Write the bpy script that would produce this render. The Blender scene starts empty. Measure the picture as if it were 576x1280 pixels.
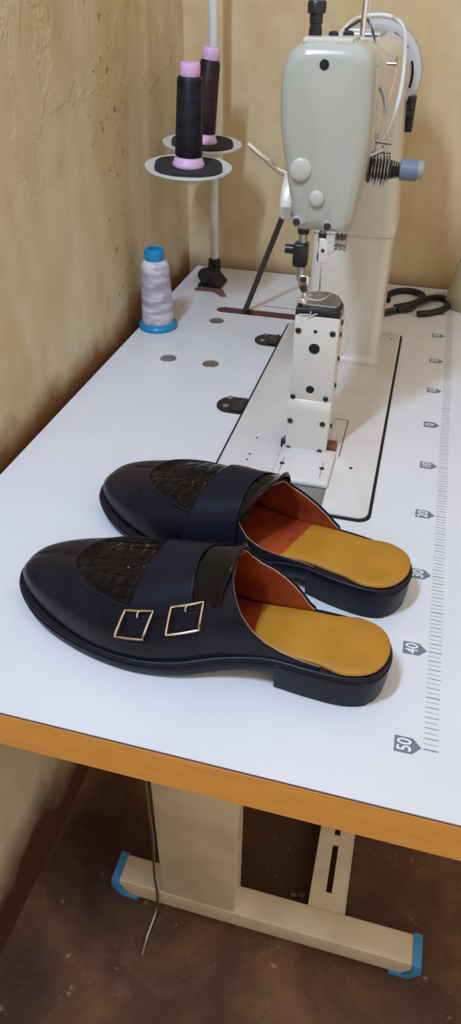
import bpy, bmesh, math, random
from mathutils import Vector, Matrix
PI = math.pi
random.seed(7)
S = bpy.context.scene
C = S.collection
H = 0.74            # table top height; everything is modelled with the table top at z = 0 and lifted at the end
TOPS = []

# ------------------------------------------------------------------ materials
def mat(name, col, rough=.5, metal=0, spec=.5, coat=0, coat_rough=.05, trans=0, ior=1.45, alpha=1, sub=0):
    m = bpy.data.materials.new(name); m.use_nodes = True
    b = m.node_tree.nodes['Principled BSDF']
    b.inputs['Base Color'].default_value = (*col, 1)
    b.inputs['Roughness'].default_value = rough
    b.inputs['Metallic'].default_value = metal
    b.inputs['Specular IOR Level'].default_value = spec
    b.inputs['Coat Weight'].default_value = coat
    b.inputs['Coat Roughness'].default_value = coat_rough
    b.inputs['Transmission Weight'].default_value = trans
    b.inputs['IOR'].default_value = ior
    b.inputs['Alpha'].default_value = alpha
    return m
def nodes(m): return m.node_tree.nodes, m.node_tree.links, m.node_tree.nodes['Principled BSDF']
def tex_coord(m, scale=(1,1,1), which='Object', rot=(0,0,0)):
    n, l, b = nodes(m)
    tc = n.new('ShaderNodeTexCoord'); mp = n.new('ShaderNodeMapping')
    mp.inputs['Scale'].default_value = scale; mp.inputs['Rotation'].default_value = rot
    l.new(tc.outputs[which], mp.inputs['Vector']); return mp.outputs['Vector']
def noise(m, vec, scale, detail=4, rough=.55, dist=0):
    n, l, b = nodes(m); t = n.new('ShaderNodeTexNoise')
    t.inputs['Scale'].default_value = scale; t.inputs['Detail'].default_value = detail
    t.inputs['Roughness'].default_value = rough; t.inputs['Distortion'].default_value = dist
    l.new(vec, t.inputs['Vector']); return t.outputs['Fac']
def ramp(m, fac, stops, interp='LINEAR'):
    n, l, b = nodes(m); r = n.new('ShaderNodeValToRGB'); r.color_ramp.interpolation = interp
    e = r.color_ramp.elements
    while len(e) < len(stops): e.new(.5)
    for i, (p, c) in enumerate(stops):
        e[i].position = p; e[i].color = (*c, 1) if len(c) == 3 else c
    l.new(fac, r.inputs['Fac']); return r.outputs['Color']
def mix(m, fac, a, b_, mode='MIX'):
    n, l, b = nodes(m); x = n.new('ShaderNodeMix'); x.data_type = 'RGBA'; x.blend_type = mode
    for s, v in ((x.inputs[0], fac), (x.inputs[6], a), (x.inputs[7], b_)):
        if hasattr(v, 'links'): l.new(v, s)
        elif isinstance(v, tuple): s.default_value = (*v, 1)
        else: s.default_value = v
    return x.outputs[2]
def math_(m, op, a, b_=None, c=None, clamp=False):
    n, l, b = nodes(m); x = n.new('ShaderNodeMath'); x.operation = op; x.use_clamp = clamp
    for s, v in zip(x.inputs, (a, b_, c)):
        if v is None: continue
        if hasattr(v, 'links'): l.new(v, s)
        else: s.default_value = v
    return x.outputs[0]
def sep(m, vec):
    n, l, b = nodes(m); x = n.new('ShaderNodeSeparateXYZ'); l.new(vec, x.inputs[0]); return x.outputs
def bump(m, h, strength=.3, dist=.01):
    n, l, b = nodes(m); x = n.new('ShaderNodeBump')
    x.inputs['Strength'].default_value = strength; x.inputs['Distance'].default_value = dist
    l.new(h, x.inputs['Height']); l.new(x.outputs[0], b.inputs['Normal']); return x
def setc(m, out, sock='Base Color'):
    n, l, b = nodes(m); l.new(out, b.inputs[sock])

def rgb(r, g, b):
    f = lambda c: ((c/255+.055)/1.055)**2.4 if c > 10 else c/255/12.92
    return (f(r), f(g), f(b))

M = {}
# laminate table top, very slightly mottled with dust
m = M['laminate'] = mat('white_laminate', (.78, .79, .81), .2, spec=.45)
v = tex_coord(m, which='Object'); f = noise(m, v, 9, 5)
setc(m, ramp(m, f, [(.3, (.625,.635,.655)), (.7, (.665,.67,.685))]))
setc(m, ramp(m, noise(m, v, 30, 6), [(.3, (.16,.16,.16)), (.75, (.30,.30,.30))]), 'Roughness')
m = M['edge'] = mat('orange_edge_band', rgb(196,132,52), .45)
v = tex_coord(m, (3, 3, 30)); setc(m, ramp(m, noise(m, v, 6, 5), [(.3, rgb(214,148,68)), (.7, rgb(226,160,78))]))
M['trim_line'] = mat('dark_trim_line', rgb(105,85,80), .5)
M['ink'] = mat('grey_ink', rgb(112,115,126), .5)
M['ink_white'] = mat('white_ink', (.75,.76,.8), .5)
m = M['cream'] = mat('cream_enamel', (.56,.525,.45), .26, spec=.5, coat=.25)
m = M['face'] = mat('pale_grey_enamel', (.375,.375,.315), .24, coat=.5, coat_rough=.12)
m = M['plugcream'] = mat('plug_cream', (.44,.43,.37), .35)
m = M['plate'] = mat('bed_enamel', (.70,.685,.65), .3, coat=.2)
v = tex_coord(m); setc(m, ramp(m, noise(m, v, 14, 6), [(.35, (.58,.555,.53)), (.65, (.64,.62,.595))]))
M['post'] = mat('post_enamel', (.60,.57,.51), .3, coat=.2)
m = M['chrome'] = mat('polished_steel', (.75,.75,.76), .16, 1)
M['steel'] = mat('brushed_steel', (.42,.42,.43), .33, 1)
M['dark_steel'] = mat('dark_steel', (.06,.058,.055), .35, .7)
M['wheel'] = mat('bluish_steel', (.50,.53,.58), .3, .6)
M['black'] = mat('black_plastic', (.012,.012,.013), .35)
M['void'] = mat('dark_recess', (.006,.006,.006), .8)
M['rubber'] = mat('belt_rubber', (.035,.027,.022), .6)
m = M['iron'] = mat('black_iron', (.010,.008,.007), .55)
M['slot'] = mat('raw_brown_board', rgb(120,74,62), .8)
m = M['stand'] = mat('beige_powder_coat', rgb(176,160,128), .45)
v = tex_coord(m); setc(m, ramp(m, noise(m, v, 12, 7, .65), [(.32, rgb(190,172,142)), (.6, rgb(208,194,164))]))
M['blue_cap'] = mat('blue_rubber', rgb(60,130,180), .5)
M['blue_plastic'] = mat('cyan_plastic', rgb(22,130,178), .3)
M['pink'] = mat('pink_plastic', rgb(214,176,212), .4)
M['white_plastic'] = mat('white_plastic', (.62,.62,.60), .35)
M['foam'] = mat('black_foam', (.02,.02,.023), .9)
m = M['lavender'] = mat('blue_grey_plastic', rgb(100,113,132), .35)
M['clear_tip'] = mat('frosted_tip', rgb(170,170,165), .4, trans=.4)
def thread(name, c1, c2, rough=.4, sc=2400):
    m = mat(name, c1, rough); v = tex_coord(m)
    z = sep(m, v)
    w = math_(m, 'SINE', math_(m, 'MULTIPLY', z[2], sc))
    f = noise(m, tex_coord(m, (22,22,75), rot=(.25,.2,0)), 1.0, 3)
    setc(m, mix(m, ramp(m, f, [(.4,(0,0,0)), (.6,(1,1,1))]), c1, c2))
    bump(m, w, .12, .0004); nodes(m)[2].inputs['Specular IOR Level'].default_value = .3
    return m
M['thr_black'] = thread('black_thread', (.004,.004,.009), (.012,.012,.022), .45)
M['thr_brown'] = thread('dark_maroon_thread', (.018,.007,.009), (.035,.014,.017), .4)
M['thr_white'] = thread('silver_white_thread', rgb(208,200,206), rgb(150,142,160), .3)
# shoe leathers
m = M['leather'] = mat('navy_black_leather', (.0085,.0085,.013), .30, spec=.22)
v = tex_coord(m); bump(m, noise(m, v, 420, 3), .06, .001)
setc(m, ramp(m, noise(m, v, 25, 3), [(.4,(.006,.006,.011)), (.7,(.013,.012,.019))]))
m = M['strap'] = mat('dark_navy_leather', (.008,.008,.016), .42, spec=.16)
v = tex_coord(m); bump(m, noise(m, v, 300, 3), .1, .001)
m = M['croc'] = mat('black_croc_patent', (.006,.0045,.004), .12, spec=.14)
v = tex_coord(m, (75, 110, 60)); n_, l_, b_ = nodes(m)
br = n_.new('ShaderNodeTexVoronoi'); br.feature = 'DISTANCE_TO_EDGE'; br.inputs['Scale'].default_value = 1.0
br.inputs['Randomness'].default_value = .35
l_.new(v, br.inputs['Vector'])
bump(m, ramp(m, br.outputs['Distance'], [(0,(0,0,0)), (.22,(1,1,1))]), .8, .0022)
M['patent'] = mat('black_patent', (.006,.005,.005), .10, spec=.22)
M['sole'] = mat('black_sole', (.006,.006,.012), .38, spec=.25)
m = M['tan'] = mat('mustard_tan_leather', rgb(190,128,34), .5)
v = tex_coord(m); setc(m, ramp(m, noise(m, v, 30, 5), [(.3, rgb(160,110,26)), (.7, rgb(174,122,34))]))
bump(m, noise(m, v, 500, 2), .08, .0008)
m = M['rust'] = mat('rust_leather', rgb(160,62,22), .5)
v = tex_coord(m); setc(m, ramp(m, noise(m, v, 28, 5), [(.35, rgb(118,40,17)), (.65, rgb(160,66,26))]))
M['gold'] = mat('pale_gold', (.78,.66,.52), .2, 1)
M['stitch'] = mat('pale_stitch', rgb(175,160,140), .6)
m = M['bottle'] = mat('cloudy_plastic', rgb(206,196,160), .3, trans=.45)
# walls: ochre distemper with stains
def wall_mat(name, left):
    m = mat(name, rgb(200,182,146), .85, spec=.2)
    v = tex_coord(m, which='Object')
    pale, ochre = (rgb(208,196,166), rgb(196,178,136)) if left else (rgb(208,188,150), rgb(198,172,126))
    streak = noise(m, tex_coord(m, (5,5,1.1)), 1.3, 4, .5, .6)
    c = mix(m, ramp(m, streak, [(.40,(0,0,0)), (.60,(1,1,1))]), pale, ochre)
    c = mix(m, ramp(m, noise(m, v, 22, 6, .6), [(.45,(0,0,0)), (.8,(.35,.35,.35))]), c, rgb(164,136,92))
    x, y, z = sep(m, v)[:3]
    n1 = noise(m, v, 7, 5, .6)
    zz = math_(m, 'ADD', z, math_(m, 'MULTIPLY', math_(m, 'SUBTRACT', n1, .5), .16 if left else .03))
    if left:
        # rising damp just above the table line and at the floor
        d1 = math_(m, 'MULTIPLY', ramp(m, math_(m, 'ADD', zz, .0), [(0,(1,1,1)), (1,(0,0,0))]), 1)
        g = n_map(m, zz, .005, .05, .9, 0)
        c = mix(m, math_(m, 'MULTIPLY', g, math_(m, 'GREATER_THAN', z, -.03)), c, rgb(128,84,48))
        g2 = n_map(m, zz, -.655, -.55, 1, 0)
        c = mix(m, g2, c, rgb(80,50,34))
        # flecks of mould
        sp = noise(m, v, 85, 2)
        c = mix(m, math_(m, 'MULTIPLY', ramp(m, sp, [(.68,(0,0,0)), (.71,(.8,.8,.8))]), math_(m, 'MULTIPLY', n_map(m, y, .10, .14, 0, 1), n_map(m, y, .22, .26, 1, 0))), c, rgb(95,72,40))
    else:
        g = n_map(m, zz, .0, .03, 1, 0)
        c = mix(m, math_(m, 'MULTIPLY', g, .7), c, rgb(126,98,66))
        sp = noise(m, v, 60, 2)
        c = mix(m, ramp(m, sp, [(.80,(0,0,0)), (.82,(.5,.5,.5))]), c, rgb(120,98,66))
    setc(m, c)
    crack = noise(m, v, 7, 5, .6, .3)
    h = math_(m, 'MULTIPLY', noise(m, v, 6, 5, .5), .8)
    if left:   # flaked paint edge in the upper band of the wall
        h = math_(m, 'ADD', h, math_(m, 'MULTIPLY', math_(m, 'MULTIPLY', ramp(m, crack, [(.55,(0,0,0)), (.57,(1,1,1))]), n_map(m, z, .22, .32, 0, 1)), .35))
    bump(m, h, .5 if left else .3, .006)
    return m
def n_map(m, v, a, b_, c, d):
    n, l, b = nodes(m); x = n.new('ShaderNodeMapRange'); x.clamp = True
    l.new(v, x.inputs['Value'])
    for s, q in zip(x.inputs[1:5], (a, b_, c, d)): s.default_value = q
    return x.outputs[0]
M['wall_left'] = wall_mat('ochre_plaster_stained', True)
M['wall_back'] = wall_mat('ochre_plaster', False)
m = M['floor'] = mat('dirty_concrete', rgb(84,60,46), .6, spec=.3)
v = tex_coord(m)
c = ramp(m, noise(m, v, 5, 8, .65, .4), [(.3, rgb(58,38,25)), (.5, rgb(82,56,37)), (.72, rgb(124,86,54))])
c = mix(m, ramp(m, noise(m, v, 45, 4, .6), [(.66,(0,0,0)), (.74,(.7,.7,.7))]), c, rgb(165,140,110))
setc(m, c); bump(m, noise(m, v, 25, 6), .5, .006)

# ------------------------------------------------------------------ object helpers
def tag(o, label=None, cat=None, group=None, kind=None):
    if label: o['label'] = label
    if cat: o['category'] = cat
    if group: o['group'] = group
    if kind: o['kind'] = kind
    return o
def empty(name, loc, label, cat, rz=0, group=None):
    o = bpy.data.objects.new(name, None); C.objects.link(o); o.empty_display_size = .02
    o.location = loc; o.rotation_euler = (0, 0, rz); TOPS.append(o)
    return tag(o, label, cat, group)
def obj(name, bm, m, parent=None, smooth=True, world=True, angle=35):
    """links bm as one mesh; coordinates are given in table space, child meshes are moved into the parent's frame"""
    if smooth:
        for f in bm.faces: f.smooth = True
        ca = math.radians(angle)
        for e in bm.edges:
            if len(e.link_faces) == 2:
                e.smooth = e.calc_face_angle(0) < ca
    me = bpy.data.meshes.new(name); bm.to_mesh(me); bm.free()
    for q in (m if isinstance(m, (list, tuple)) else [m]): me.materials.append(M[q])
    o = bpy.data.objects.new(name, me); C.objects.link(o)
    if parent is not None:
        top = parent; off = Vector((0,0,0)); 
        if world:
            mw = world_of(parent); me.transform(mw.inverted())
        o.parent = parent
    else:
        TOPS.append(o)
    return o
def world_of(o):
    mtx = Matrix.LocRotScale(o.location, o.rotation_euler, None)
    return world_of(o.parent) @ mtx if o.parent else mtx
def B(): return bmesh.new()
def box(bm, x0, x1, y0, y1, z0, z1, bev=0, seg=2, mtx=None):
    r = bmesh.ops.create_cube(bm, size=1)
    vs = r['verts']
    for v in vs: v.co = Vector(((x0+x1)/2 + v.co.x*(x1-x0), (y0+y1)/2 + v.co.y*(y1-y0), (z0+z1)/2 + v.co.z*(z1-z0)))
    if bev:
        es = list({e for v in vs for e in v.link_edges})
        r = bmesh.ops.bevel(bm, geom=es, offset=bev, segments=seg, profile=.5, affect='EDGES')
        vs = list({v for f in r['faces'] for v in f.verts} | {v for v in vs if v.is_valid})
    if mtx:
        for v in vs: v.co = mtx @ v.co
    return bm
def lathe(bm, prof, c=(0,0,0), axis='Z', n=40, cap=True):
    c = Vector(c); rings = []
    for r, h in prof:
        ring = []
        for i in range(n):
            a = 2*PI*i/n; p = (r*math.cos(a), r*math.sin(a), h)
            if axis == 'Y': p = (p[0], h, -p[1])
            elif axis == 'X': p = (h, p[0], p[1])
            ring.append(bm.verts.new(c + Vector(p)))
        rings.append(ring)
    for a, b in zip(rings, rings[1:]):
        for i in range(n): bm.faces.new((a[i], a[(i+1)%n], b[(i+1)%n], b[i]))
    if cap:
        bm.faces.new(rings[0][::-1]); bm.faces.new(rings[-1])
    bmesh.ops.recalc_face_normals(bm, faces=bm.faces)
    return bm
def smooth_path(pts, sub=6, closed=False):
    P = [Vector(p) for p in pts]; out = []; n = len(P)
    rng = range(n) if closed else range(n-1)
    for i in rng:
        if closed: p0, p1, p2, p3 = P[i-1], P[i], P[(i+1)%n], P[(i+2)%n]
        else: p0, p1, p2, p3 = P[max(i-1,0)], P[i], P[i+1], P[min(i+2,n-1)]
        for k in range(sub):
            t = k/sub
            out.append(.5*((2*p1)+(-p0+p2)*t+(2*p0-5*p1+4*p2-p3)*t*t+(-p0+3*p1-3*p2+p3)*t**3))
    if not closed: out.append(P[-1])
    return out
def tube(bm, pts, r, n=8, closed=False, flat=None):
    P = [Vector(p) for p in pts]; rings = []; N = len(P); prev = None
    for i, p in enumerate(P):
        if closed: d = P[(i+1)%N] - P[i-1]
        else: d = P[min(i+1,N-1)] - P[max(i-1,0)]
        d.normalize()
        if prev is None:
            a = d.cross(Vector((0,0,1)))
            if a.length < .05: a = d.cross(Vector((0,1,0)))
        else: a = prev - d*prev.dot(d)
        a.normalize(); prev = a; b = d.cross(a)
        rr = r[i] if isinstance(r, (list,tuple)) else r
        ra, rb = (rr, rr) if flat is None else (rr*flat[0], rr*flat[1])
        rings.append([bm.verts.new(p + a*ra*math.cos(2*PI*k/n) + b*rb*math.sin(2*PI*k/n)) for k in range(n)])
    rr = list(zip(rings, rings[1:])) + ([(rings[-1], rings[0])] if closed else [])
    for a, b in rr:
        for k in range(n): bm.faces.new((a[k], a[(k+1)%n], b[(k+1)%n], b[k]))
    if not closed: bm.faces.new(rings[0][::-1]); bm.faces.new(rings[-1])
    bmesh.ops.recalc_face_normals(bm, faces=bm.faces)
    return bm
def prism(bm, poly, z0, z1, axis='Z', bev=0, seg=3):
    """poly in the plane across the axis, extruded z0..z1 along it"""
    def P(a, b, h): return {'Z': (a, b, h), 'Y': (a, h, b), 'X': (h, a, b)}[axis]
    lo = [bm.verts.new(P(a, b, z0)) for a, b in poly]; hi = [bm.verts.new(P(a, b, z1)) for a, b in poly]
    n = len(poly); fs = [bm.faces.new(lo[::-1]), bm.faces.new(hi)]
    for i in range(n): fs.append(bm.faces.new((lo[i], lo[(i+1)%n], hi[(i+1)%n], hi[i])))
    bmesh.ops.recalc_face_normals(bm, faces=fs)
    if bev:
        es = list(fs[0].edges) + list(fs[1].edges)
        bmesh.ops.bevel(bm, geom=es, offset=bev, segments=seg, profile=.5, affect='EDGES')
    return bm
def rrect(x0, x1, y0, y1, r, n=6):
    out = []
    for cx, cy, a0 in ((x1-r, y1-r, 0), (x0+r, y1-r, PI/2), (x0+r, y0+r, PI), (x1-r, y0+r, 1.5*PI)):
        for k in range(n+1):
            a = a0 + PI/2*k/n; out.append((cx+r*math.cos(a), cy+r*math.sin(a)))
    return out
def screw(bm, c, r, d=.0015, axis='Y', sgn=-1, slot=True):
    """a slotted screw head standing proud of a surface"""
    c = Vector(c)
    prof = [(r, 0), (r, sgn*d*.7), (r*.82, sgn*d)]
    lathe(bm, prof, c, axis, 16)
def disc(bm, c, r, axis='Y', h=.0008):
    lathe(bm, [(r, -h), (r, h)], c, axis, 24)

# ------------------------------------------------------------------ the room
bm = B(); box(bm, -.60, 2.2, -2.4, .62, -H-.08, -H)
o = obj('floor', bm, 'floor', smooth=False); tag(o, kind='structure')
# left wall with slightly uneven plaster
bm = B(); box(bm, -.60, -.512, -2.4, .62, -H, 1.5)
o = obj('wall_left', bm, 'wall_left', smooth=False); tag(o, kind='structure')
bm = B(); box(bm, -.512, 2.2, .5285, .62, -H, 1.5)
o = obj('wall_back', bm, 'wall_back', smooth=False); tag(o, kind='structure')

# ------------------------------------------------------------------ table
XL, XR, YF, YB, TH = -.495, .052, -.555, .5262, .0432
T = empty('sewing_table', (0, 0, -H), 'white laminate sewing machine table with orange edge band and beige steel stand', 'table')
SLX0, SLX1, SLY0, SLY1 = -.393, -.19, .300, .327
# tabletop with a real slot and grommet wells (boolean free: built from a grid with holes)
bm = B()
def ring_pts(poly, z): return [bm.verts.new((a, b, z)) for a, b in poly]
slot_poly = rrect(SLX0, SLX1, SLY0, SLY1, .0132)
outer = [(XL, YF), (XR, YF), (XR, YB), (XL, YB)]
def holed(z, flip):
    ov = ring_pts(outer, z); es = [bm.edges.new((ov[i], ov[(i+1)%4])) for i in range(4)]
    hv = ring_pts(slot_poly, z); es += [bm.edges.new((hv[i], hv[(i+1)%len(hv)])) for i in range(len(hv))]
    bmesh.ops.triangle_fill(bm, use_beauty=True, edges=es)
    return ov, hv
ot, ht = holed(0, False); ob, hb = holed(-TH+.0005, True)
for a, b in ((ot, ob), (ht, hb)):
    for i in range(len(a)): bm.faces.new((a[i], a[(i+1)%len(a)], b[(i+1)%len(a)], b[i]))
bmesh.ops.recalc_face_normals(bm, faces=bm.faces)
obj('tabletop', bm, 'laminate', T, smooth=False)
bm = B()
def band(z0, z1, t):
    o_ = [(XL-t, YF-t), (XR+t, YF-t), (XR+t, YB), (XL-t, YB)]
    vo = [(bm.verts.new((a, b, z0)), bm.verts.new((a, b, z1))) for a, b in o_]
    i_ = [(XL, YF), (XR, YF), (XR, YB), (XL, YB)]
    vi = [(bm.verts.new((a, b, z0)), bm.verts.new((a, b, z1))) for a, b in i_]
    for k in (0, 1, 3):
        j = (k+1) % 4
        bm.faces.new((vo[k][0], vo[j][0], vo[j][1], vo[k][1])); bm.faces.new((vo[k][1], vo[j][1], vi[j][1], vi[k][1]))
        bm.faces.new((vo[k][0], vo[j][0], vi[j][0], vi[k][0]))
    bmesh.ops.recalc_face_normals(bm, faces=bm.faces)
band(-TH, -.0016, .0012)
obj('edge_band', bm, 'edge', T, smooth=False)
bm = B(); band(-.0016, .0001, .0007)
obj('trim_line', bm, 'trim_line', T, smooth=False)
# slot lining: raw board edge, seen down the belt slot
bm = B(); n_s = len(slot_poly)
ins = rrect(SLX0+.0008, SLX1-.0008, SLY0+.0008, SLY1-.0008, .0124)
for poly, zt in ((ins, -.0008),):
    a = [bm.verts.new((x, y, zt)) for x, y in poly]; b = [bm.verts.new((x, y, -TH)) for x, y in poly]
    for i in range(len(a)): bm.faces.new((a[i], b[i], b[(i+1)%len(a)], a[(i+1)%len(a)]))
obj('slot_lining', bm, 'slot', T, smooth=False)
# printed ruler: ticks every 5 mm, arrow tags every 10 cm, running 50 .. 0 .. 50
bm = B()
for k in range(-100, 101):
    y = k*.005; long_ = (k % 10 == 0); cm = (k % 2 == 0)
    w = .0009 if long_ else (.0006 if cm else .0003)
    x0, x1 = (.0014, .0125)
    box(bm, x0, x1-(0 if cm else .0008), y-w/2, y+w/2, .00005, .00022)
obj('ruler_scale', bm, 'ink', T, smooth=False)
def text_mesh(s, size):
    cu = bpy.data.curves.new('t', 'FONT'); cu.body = s; cu.size = size; cu.align_x = 'CENTER'; cu.align_y = 'CENTER'
    cu.offset = size*.012
    to = bpy.data.objects.new('t', cu); C.objects.link(to)
    bpy.context.view_layer.update()
    dg = bpy.context.evaluated_depsgraph_get()
    me = bpy.data.meshes.new_from_object(to.evaluated_get(dg)); bpy.data.objects.remove(to); return me
for k in range(-5, 6):
    y = k*.1
    bm = B()
    w = .0072
    prism(bm, [(-.0205, y-w), (-.0068, y-w), (0, y), (-.0068, y+w), (-.0205, y+w)], .00005, .0002)
    tg = obj('ruler_tag', bm, 'ink', T, smooth=False)
    me = text_mesh(str(abs(k)*10), .0165)
    bm = B(); bm.from_mesh(me)
    bmesh.ops.transform(bm, matrix=Matrix.Translation((-.0125, y, .0003)) @ Matrix.Rotation(PI/2, 4, 'Z') @ Matrix.Diagonal((.72, .92, 1, 1)), verts=bm.verts)
    o = obj('number', bm, 'ink_white', tg, smooth=False)
# grey plugs flush in the top
for gx, gy in ((-.378, .259), (-.409, .0965), (-.341, .0955)):
    bm = B(); lathe(bm, [(.0125, -.004), (.0125, .0003), (.0118, .0009), (.0095, .0009), (.009, .0005), (.0, .0005)][:5], (gx, gy, 0), 'Z', 36)
    obj('hole_plug', bm, 'steel', T)
# thin routed line behind the slot
bm = B(); tube(bm, [(-.318, .347, .0002), (-.20, .348, .0002)], .0007, 6)
obj('groove', bm, 'trim_line', T)
# the end frame of the stand
bm = B(); box(bm, -.292, -.1725, -.3705, -.332, -.697, -TH-.004, .003)
obj('leg_column', bm, 'stand', T)
bm = B(); box(bm, -.302, -.160, -.385, -.315, -TH-.005, -TH-.0003, .001)
obj('top_bracket', bm, 'stand', T)
def foot(y0, y1, capped=True):
    bm = B()
    prism(bm, [(-.366, -.69), (.101, -.69), (.101, -.712), (.088, -.731), (-.350, -.731), (-.366, -.706)], y0, y1, 'Y', .003)
    f = obj('foot_bar', bm, 'stand', T)
    for s in (-1, 1):
        bm = B(); X = (lambda x: -.1325 + s*x)
        pl = [(X(.2315), -.6885), (X(.2445), -.6885), (X(.2475), -.712), (X(.232), -.740), (X(.203), -.740), (X(.203), -.732), (X(.221), -.732), (X(.2335), -.712)]
        prism(bm, pl, y0-.002, y1+.002, 'Y', .0012, 2)
        obj('end_cap', bm, 'blue_cap', f)
    return f
foot(-.372, -.328)
foot(.28, .324)
bm = B(); box(bm, -.292, -.1725, .285, .320, -.697, -TH-.004, .003); obj('leg_column', bm, 'stand', T)
# slotted crossbar between the two feet
bm = B()
def slotted(bm, x0, x1, y0, y1, z0, z1, slots):
    ys = [y0]
    for a, b in slots: ys += [a, b]
    ys.append(y1)
    xa, xb = (x0+x1)/2-.0048, (x0+x1)/2+.0048
    box(bm, x0, xa, y0, y1, z0, z1); box(bm, xb, x1, y0, y1, z0, z1)
    for a, b in zip(ys[0::2], ys[1::2]): box(bm, xa, xb, a, b, z0, z1)
slotted(bm, -.0645, -.0065, -.3285, .2795, -.695, -.691, [(-.302, -.222), (-.205, -.125), (-.108, -.03), (0, .08), (.1, .2)])
box(bm, -.0645, -.0625, -.3285, .2795, -.715, -.6905); box(bm, -.0085, -.0065, -.3285, .2795, -.715, -.6905)
obj('slotted_crossbar', bm, 'stand', T, smooth=False)
# cable hanging beside the leg
bm = B()
tube(bm, smooth_path([(-.295, -.374, -.05), (-.2945, -.375, -.2), (-.2965, -.3745, -.40), (-.295, -.375, -.52), (-.299, -.3755, -.62), (-.296, -.380, -.69), (-.298, -.392, -.722), (-.3015, -.42, -.7365), (-.300, -.449, -.7372)], 8), .0022, 8)
o = obj('hanging_cable', bm, 'steel')
tag(o, 'thin grey cable hanging down beside the beige table leg to the floor', 'cable')

# ------------------------------------------------------------------ hinges sunk in the table
def hinge(y, label):
    h = empty('machine_hinge', (-.275, y, 0), label, 'hinge', group='hinges along the machine bed')
    bm = B(); pts = []
    for k in range(13):
        a = PI/2 + PI*k/12; pts.append((-.279+.019*math.cos(a), y+.0225*math.sin(a)))
    pts = [(-.2585, y+.0225)] + pts + [(-.2585, y-.0225)]
    prism(bm, pts, .0001, .0009); obj('recess_liner', bm, 'black', h, smooth=False)
    bm = B(); box(bm, -.276, -.2585, y-.017, y+.011, .0009, .0035, .001); obj('hinge_leaf', bm, 'dark_steel', h)
    for sx, sy, r in ((-.2845, -.006, .0048), (-.284, .0175, .0038)):
        bm = B(); lathe(bm, [(r, .0009), (r, .002), (r*.8, .0026), (r*.45, .0026), (r*.42, .0016)], (sx, y+sy, 0), 'Z', 20)
        obj('screw', bm, 'steel', h)
    bm = B(); tube(bm, [(-.2625, y-.016, .0035), (-.2625, y+.014, .0035)], .0028, 10); obj('hinge_pin', bm, 'dark_steel', h)
hinge(-.0195, 'black sunken hinge beside the machine bed, nearer the shoes')
hinge(.205, 'black sunken hinge beside the machine bed, nearer the thread stand')

# ------------------------------------------------------------------ sewing machine
SM = empty('sewing_machine', (-.16, .05, 0), 'cream post bed sewing machine standing on its bed plate on the white table', 'sewing machine')
PX0, PX1, PY0, PY1 = -.2555, -.0705, -.2305, .283
bm = B(); prism(bm, rrect(PX0-.0032, PX1+.0034, PY0-.0032, PY1+.0032, .014), .0001, .0012)
obj('bed_gap_shade', bm, 'void', SM, smooth=False)  # black sheet paints the shade in the gap around the bed plate
bm = B(); prism(bm, rrect(PX0, PX1, PY0, PY1, .012), .0012, .004, bev=.001, seg=2)
BP = obj('bed_plate', bm, 'plate', SM)
for hx, hy, r in ((-.0998, -.1372, .0022), (-.2228, -.1005, .0014), (-.2227, -.1391, .0014), (-.2229, -.1521, .0014), (-.084, .255, .0018)):
    bm = B(); lathe(bm, [(r, .0038), (r, .0043)], (hx, hy, 0), 'Z', 14); obj('screw_hole', bm, 'void', BP, smooth=False)
# grey slide-plate recess, foot plate and its screws
bm = B(); box(bm, -.1875, -.1215, -.2300, -.186, .0038, .0046); obj('slide_plate', bm, 'steel', SM, smooth=False)
bm = B(); box(bm, -.1868, -.1208, -.188, -.114, .004, .0105, .0024, 3); FP = obj('foot_plate', bm, 'plate', SM)
for hx, hy in ((-.179, -.158), (-.1318, -.157)):
    bm = B(); lathe(bm, [(.0030, .0103), (.0030, .0109), (.0024, .0112)], (hx, hy, 0), 'Z', 18); obj('screw', bm, 'dark_steel', FP)
    bm = B(); box(bm, hx-.0003, hx+.0003, hy-.018, hy+.014, .0104, .0107); obj('scribed_line', bm, 'dark_steel', FP, smooth=False)
# side flange on the right of the post with slots, and dark hollow beside it
bm = B(); box(bm, -.134, -.1175, -.121, -.028, .004, .0055, .0006); SF = obj('side_flange', bm, 'plate', SM)
bm = B(); tube(bm, [(-.134, -.0275, .0052), (-.1170, -.0275, .0052), (-.1170, -.117, .0052)], .0006, 6); obj('flange_edge', bm, 'slot', SF)
bm = B(); box(bm, -.1335, -.1225, -.112, -.095, .0055, .0135, .0005); obj('hook_recess', bm, 'slot', SM, smooth=False)
bm = B(); prism(bm, [(-.113, .004), (-.085, .004), (-.113, .016)], -.1900, -.1825, 'X'); obj('hook_recess', bm, 'dark_steel', SM, smooth=False)
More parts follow.
